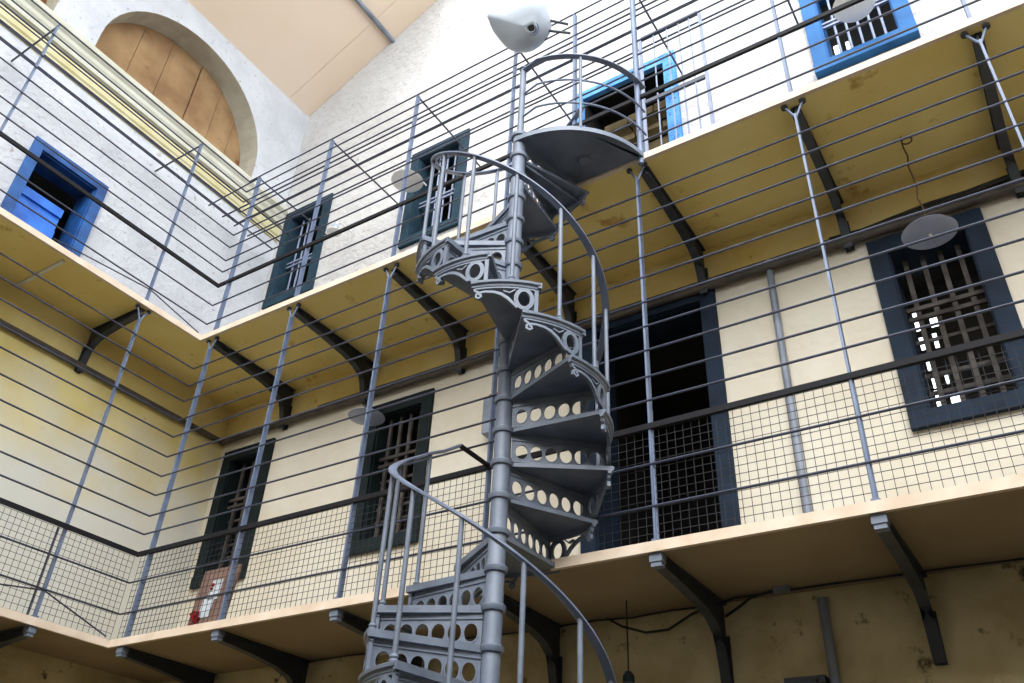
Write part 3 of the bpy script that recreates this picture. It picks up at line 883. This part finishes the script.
def wall_lamp(x, z, r, label):
    e = empty('wall_lamp', (x, YW, z)); tag(e, label, 'lamp', 'saucer lamps of the galleries')
    part('shade', MB().lathe([(0.0, -0.012), (r * 0.5, -0.009), (r * 0.93, 0.0), (r, 0.006), (r * 0.97, 0.012), (r * 0.7, 0.03), (r * 0.3, 0.055), (0.035, 0.065), (0.0, 0.066)], (0, -0.3, 0), 32, False), 'enamel_w', e)
    part('socket', MB().lathe([(0.03, 0.06), (0.034, 0.07), (0.034, 0.10), (0.018, 0.125)], (0, -0.3, 0), 14), 'enamel', e)
    part('bulb', MB().lathe([(0.0, -0.022), (0.008, -0.019), (0.011, -0.012), (0.009, -0.008)], (0, -0.3, 0), 12), 'enamel_w', e)
    part('arm', MB().tube([(0, -0.3, 0.11), (0, -0.28, 0.17), (0, -0.2, 0.2), (0, 0.005, 0.2)], 0.01, 8), 'enamel_w', e)
wall_lamp(1.60, 8.26, 0.175, 'white saucer lamp at the left of the teal upper window by the stair')
wall_lamp(0.60, 7.97, 0.085, 'small pale saucer lamp right of the teal window nearest the corner')
wall_lamp(6.25, 7.90, 0.165, 'white saucer lamp in front of the bright blue window')
pendant(4.14, 0.66, 2.76, H1, 0.10, 'bracket', 'dark lamp hanging on a rod from the lower gallery soffit', False, 0.0, 'cable')

# large white angled reflector over the stair, clamped to the upper rails
LPOS = Vector((3.725, -0.20, 8.22))
e = empty('reflector_lamp', LPOS)
tag(e, 'large white enamel reflector lamp above the top of the stair', 'lamp')
ez = Vector((0.333, -0.475, -0.812)).normalized()     # the shade faces down into the hall
ey = Vector((0, 0, 1)); ey = (ey - ez * ey.dot(ez)).normalized()
ex = ey.cross(ez)
outl = [(-0.317, 0.078), (-0.20, 0.15), (-0.07, 0.225), (0.03, 0.27), (0.11, 0.272), (0.17, 0.22), (0.215, 0.13), (0.247, 0.05), (0.247, -0.03), (0.215, -0.10), (0.17, -0.155),
        (0.10, -0.205), (0.03, -0.226), (-0.05, -0.222), (-0.12, -0.20), (-0.19, -0.14), (-0.26, -0.06), (-0.30, 0.02)]
apx = (0.085, -0.022)
m_ = MB()
rings = [(1.0, 0.0), (0.97, 0.02), (0.86, 0.055), (0.66, 0.095), (0.42, 0.12), (0.22, 0.135), (0.12, 0.15)]
dense = []
for i in range(len(outl)):
    p0, p1, p2, p3 = (Vector(outl[(i + q) % len(outl)]) for q in (-1, 0, 1, 2))
    if i == 0:
        dense += [tuple(p1), tuple((p1 + p2) / 2)]; continue
    for t in (0.0, 0.5):
        dense.append(tuple(0.5 * ((2 * p1) + (p2 - p0) * t + (2 * p0 - 5 * p1 + 4 * p2 - p3) * t * t + (3 * p1 - p0 - 3 * p2 + p3) * t ** 3)))
n = len(dense)
vs = []
for (k_, h_) in rings:
    for (a, b) in dense:
        vs.append(ex * (apx[0] + (a - apx[0]) * k_) + ey * (apx[1] + (b - apx[1]) * k_) + ez * (h_ - 0.08))
fs = []
for q in range(len(rings) - 1):
    for i in range(n):
        j = (i + 1) % n
        fs.append((q * n + i, q * n + j, (q + 1) * n + j, (q + 1) * n + i))
m_.add(vs, fs, True)
sh = part('shade', m_, 'enamel_g', e)
so = sh.modifiers.new('thickness', 'SOLIDIFY'); so.thickness = 0.005; so.offset = 1
c_ = ex * apx[0] + ey * apx[1]
part('socket', MB().tube([c_ + ez * 0.02, c_ + ez * 0.07], 0.036, 14), 'cable', e)
part('collar', MB().tube([c_ + ez * 0.045, c_ + ez * 0.058], 0.06, 18), 'enamel', e)
part('clamp_arm', MB().tube([ex * 0.2 + ey * 0.06 - ez * 0.08, (0.34, 0.205, 0.02)], 0.012, 8), 'bracket', e)
part('clamp_arm', MB().tube([ex * 0.2 - ey * 0.03 - ez * 0.08, (0.36, 0.205, -0.12)], 0.012, 8), 'bracket', e)

# ------------------------------------------------------------------ open grille gate on the upper gallery
g = empty('grille_gate', (4.50, 0.56, F2)); tag(g, 'pale open grille gate standing on the upper gallery beside the blue doorway', 'gate')
W_, H_ = 0.57, 2.12
for x in (0.0, W_):
    part('stile', MB().box(x - 0.014, x + 0.014, -0.008, 0.008, 0.0, H_), 'bar_pale', g)
for x in (0.13, 0.26, 0.37, 0.47):
    part('bar', MB().tube([(x, 0, 0.03), (x, 0, H_ - 0.02)], 0.007, 7), 'bar_pale', g)
for z in (0.03, 1.24, 2.10):
    part('gate_rail', MB().box(0.014, W_ - 0.014, -0.012, 0.012, z - 0.02, z + 0.02), 'rail', g)

# ------------------------------------------------------------------ wreath board leaning in the corner of the lower gallery
t = empty('memorial_board', (0.72, 0.12, F1)); tag(t, 'pinkish brown board with pale papers and red flowers behind the lower mesh', 'board')
t.rotation_euler = (math.radians(-6), 0, 0)
part('panel', MB().box(0, 0.40, 0, 0.02, 0, 0.50), 'card', t)
part('paper', MB().box(0.10, 0.22, -0.004, -0.001, 0.10, 0.26), 'paper', t)
part('paper', MB().box(0.14, 0.26, -0.004, -0.001, 0.24, 0.40), 'paper', t)
fl = MB()
rr = random.Random(3)
for i in range(16):
    cx, cz = 0.09 + rr.uniform(-0.05, 0.05), 0.10 + rr.uniform(-0.05, 0.05)
    fl.lathe([(0.002, -0.012), (0.012, -0.004), (0.014, 0.006), (0.004, 0.014)], (cx, -0.02 + rr.uniform(-0.01, 0.01), cz), 7)
part('flowers', fl, 'petal', t)
fl = MB()
for i in range(5):
    fl.lathe([(0.002, -0.01), (0.01, -0.002), (0.011, 0.005), (0.003, 0.01)], (0.16 + rr.uniform(-0.02, 0.02), -0.014, 0.34 + rr.uniform(-0.02, 0.02)), 7)
part('flowers', fl, 'petal', t)
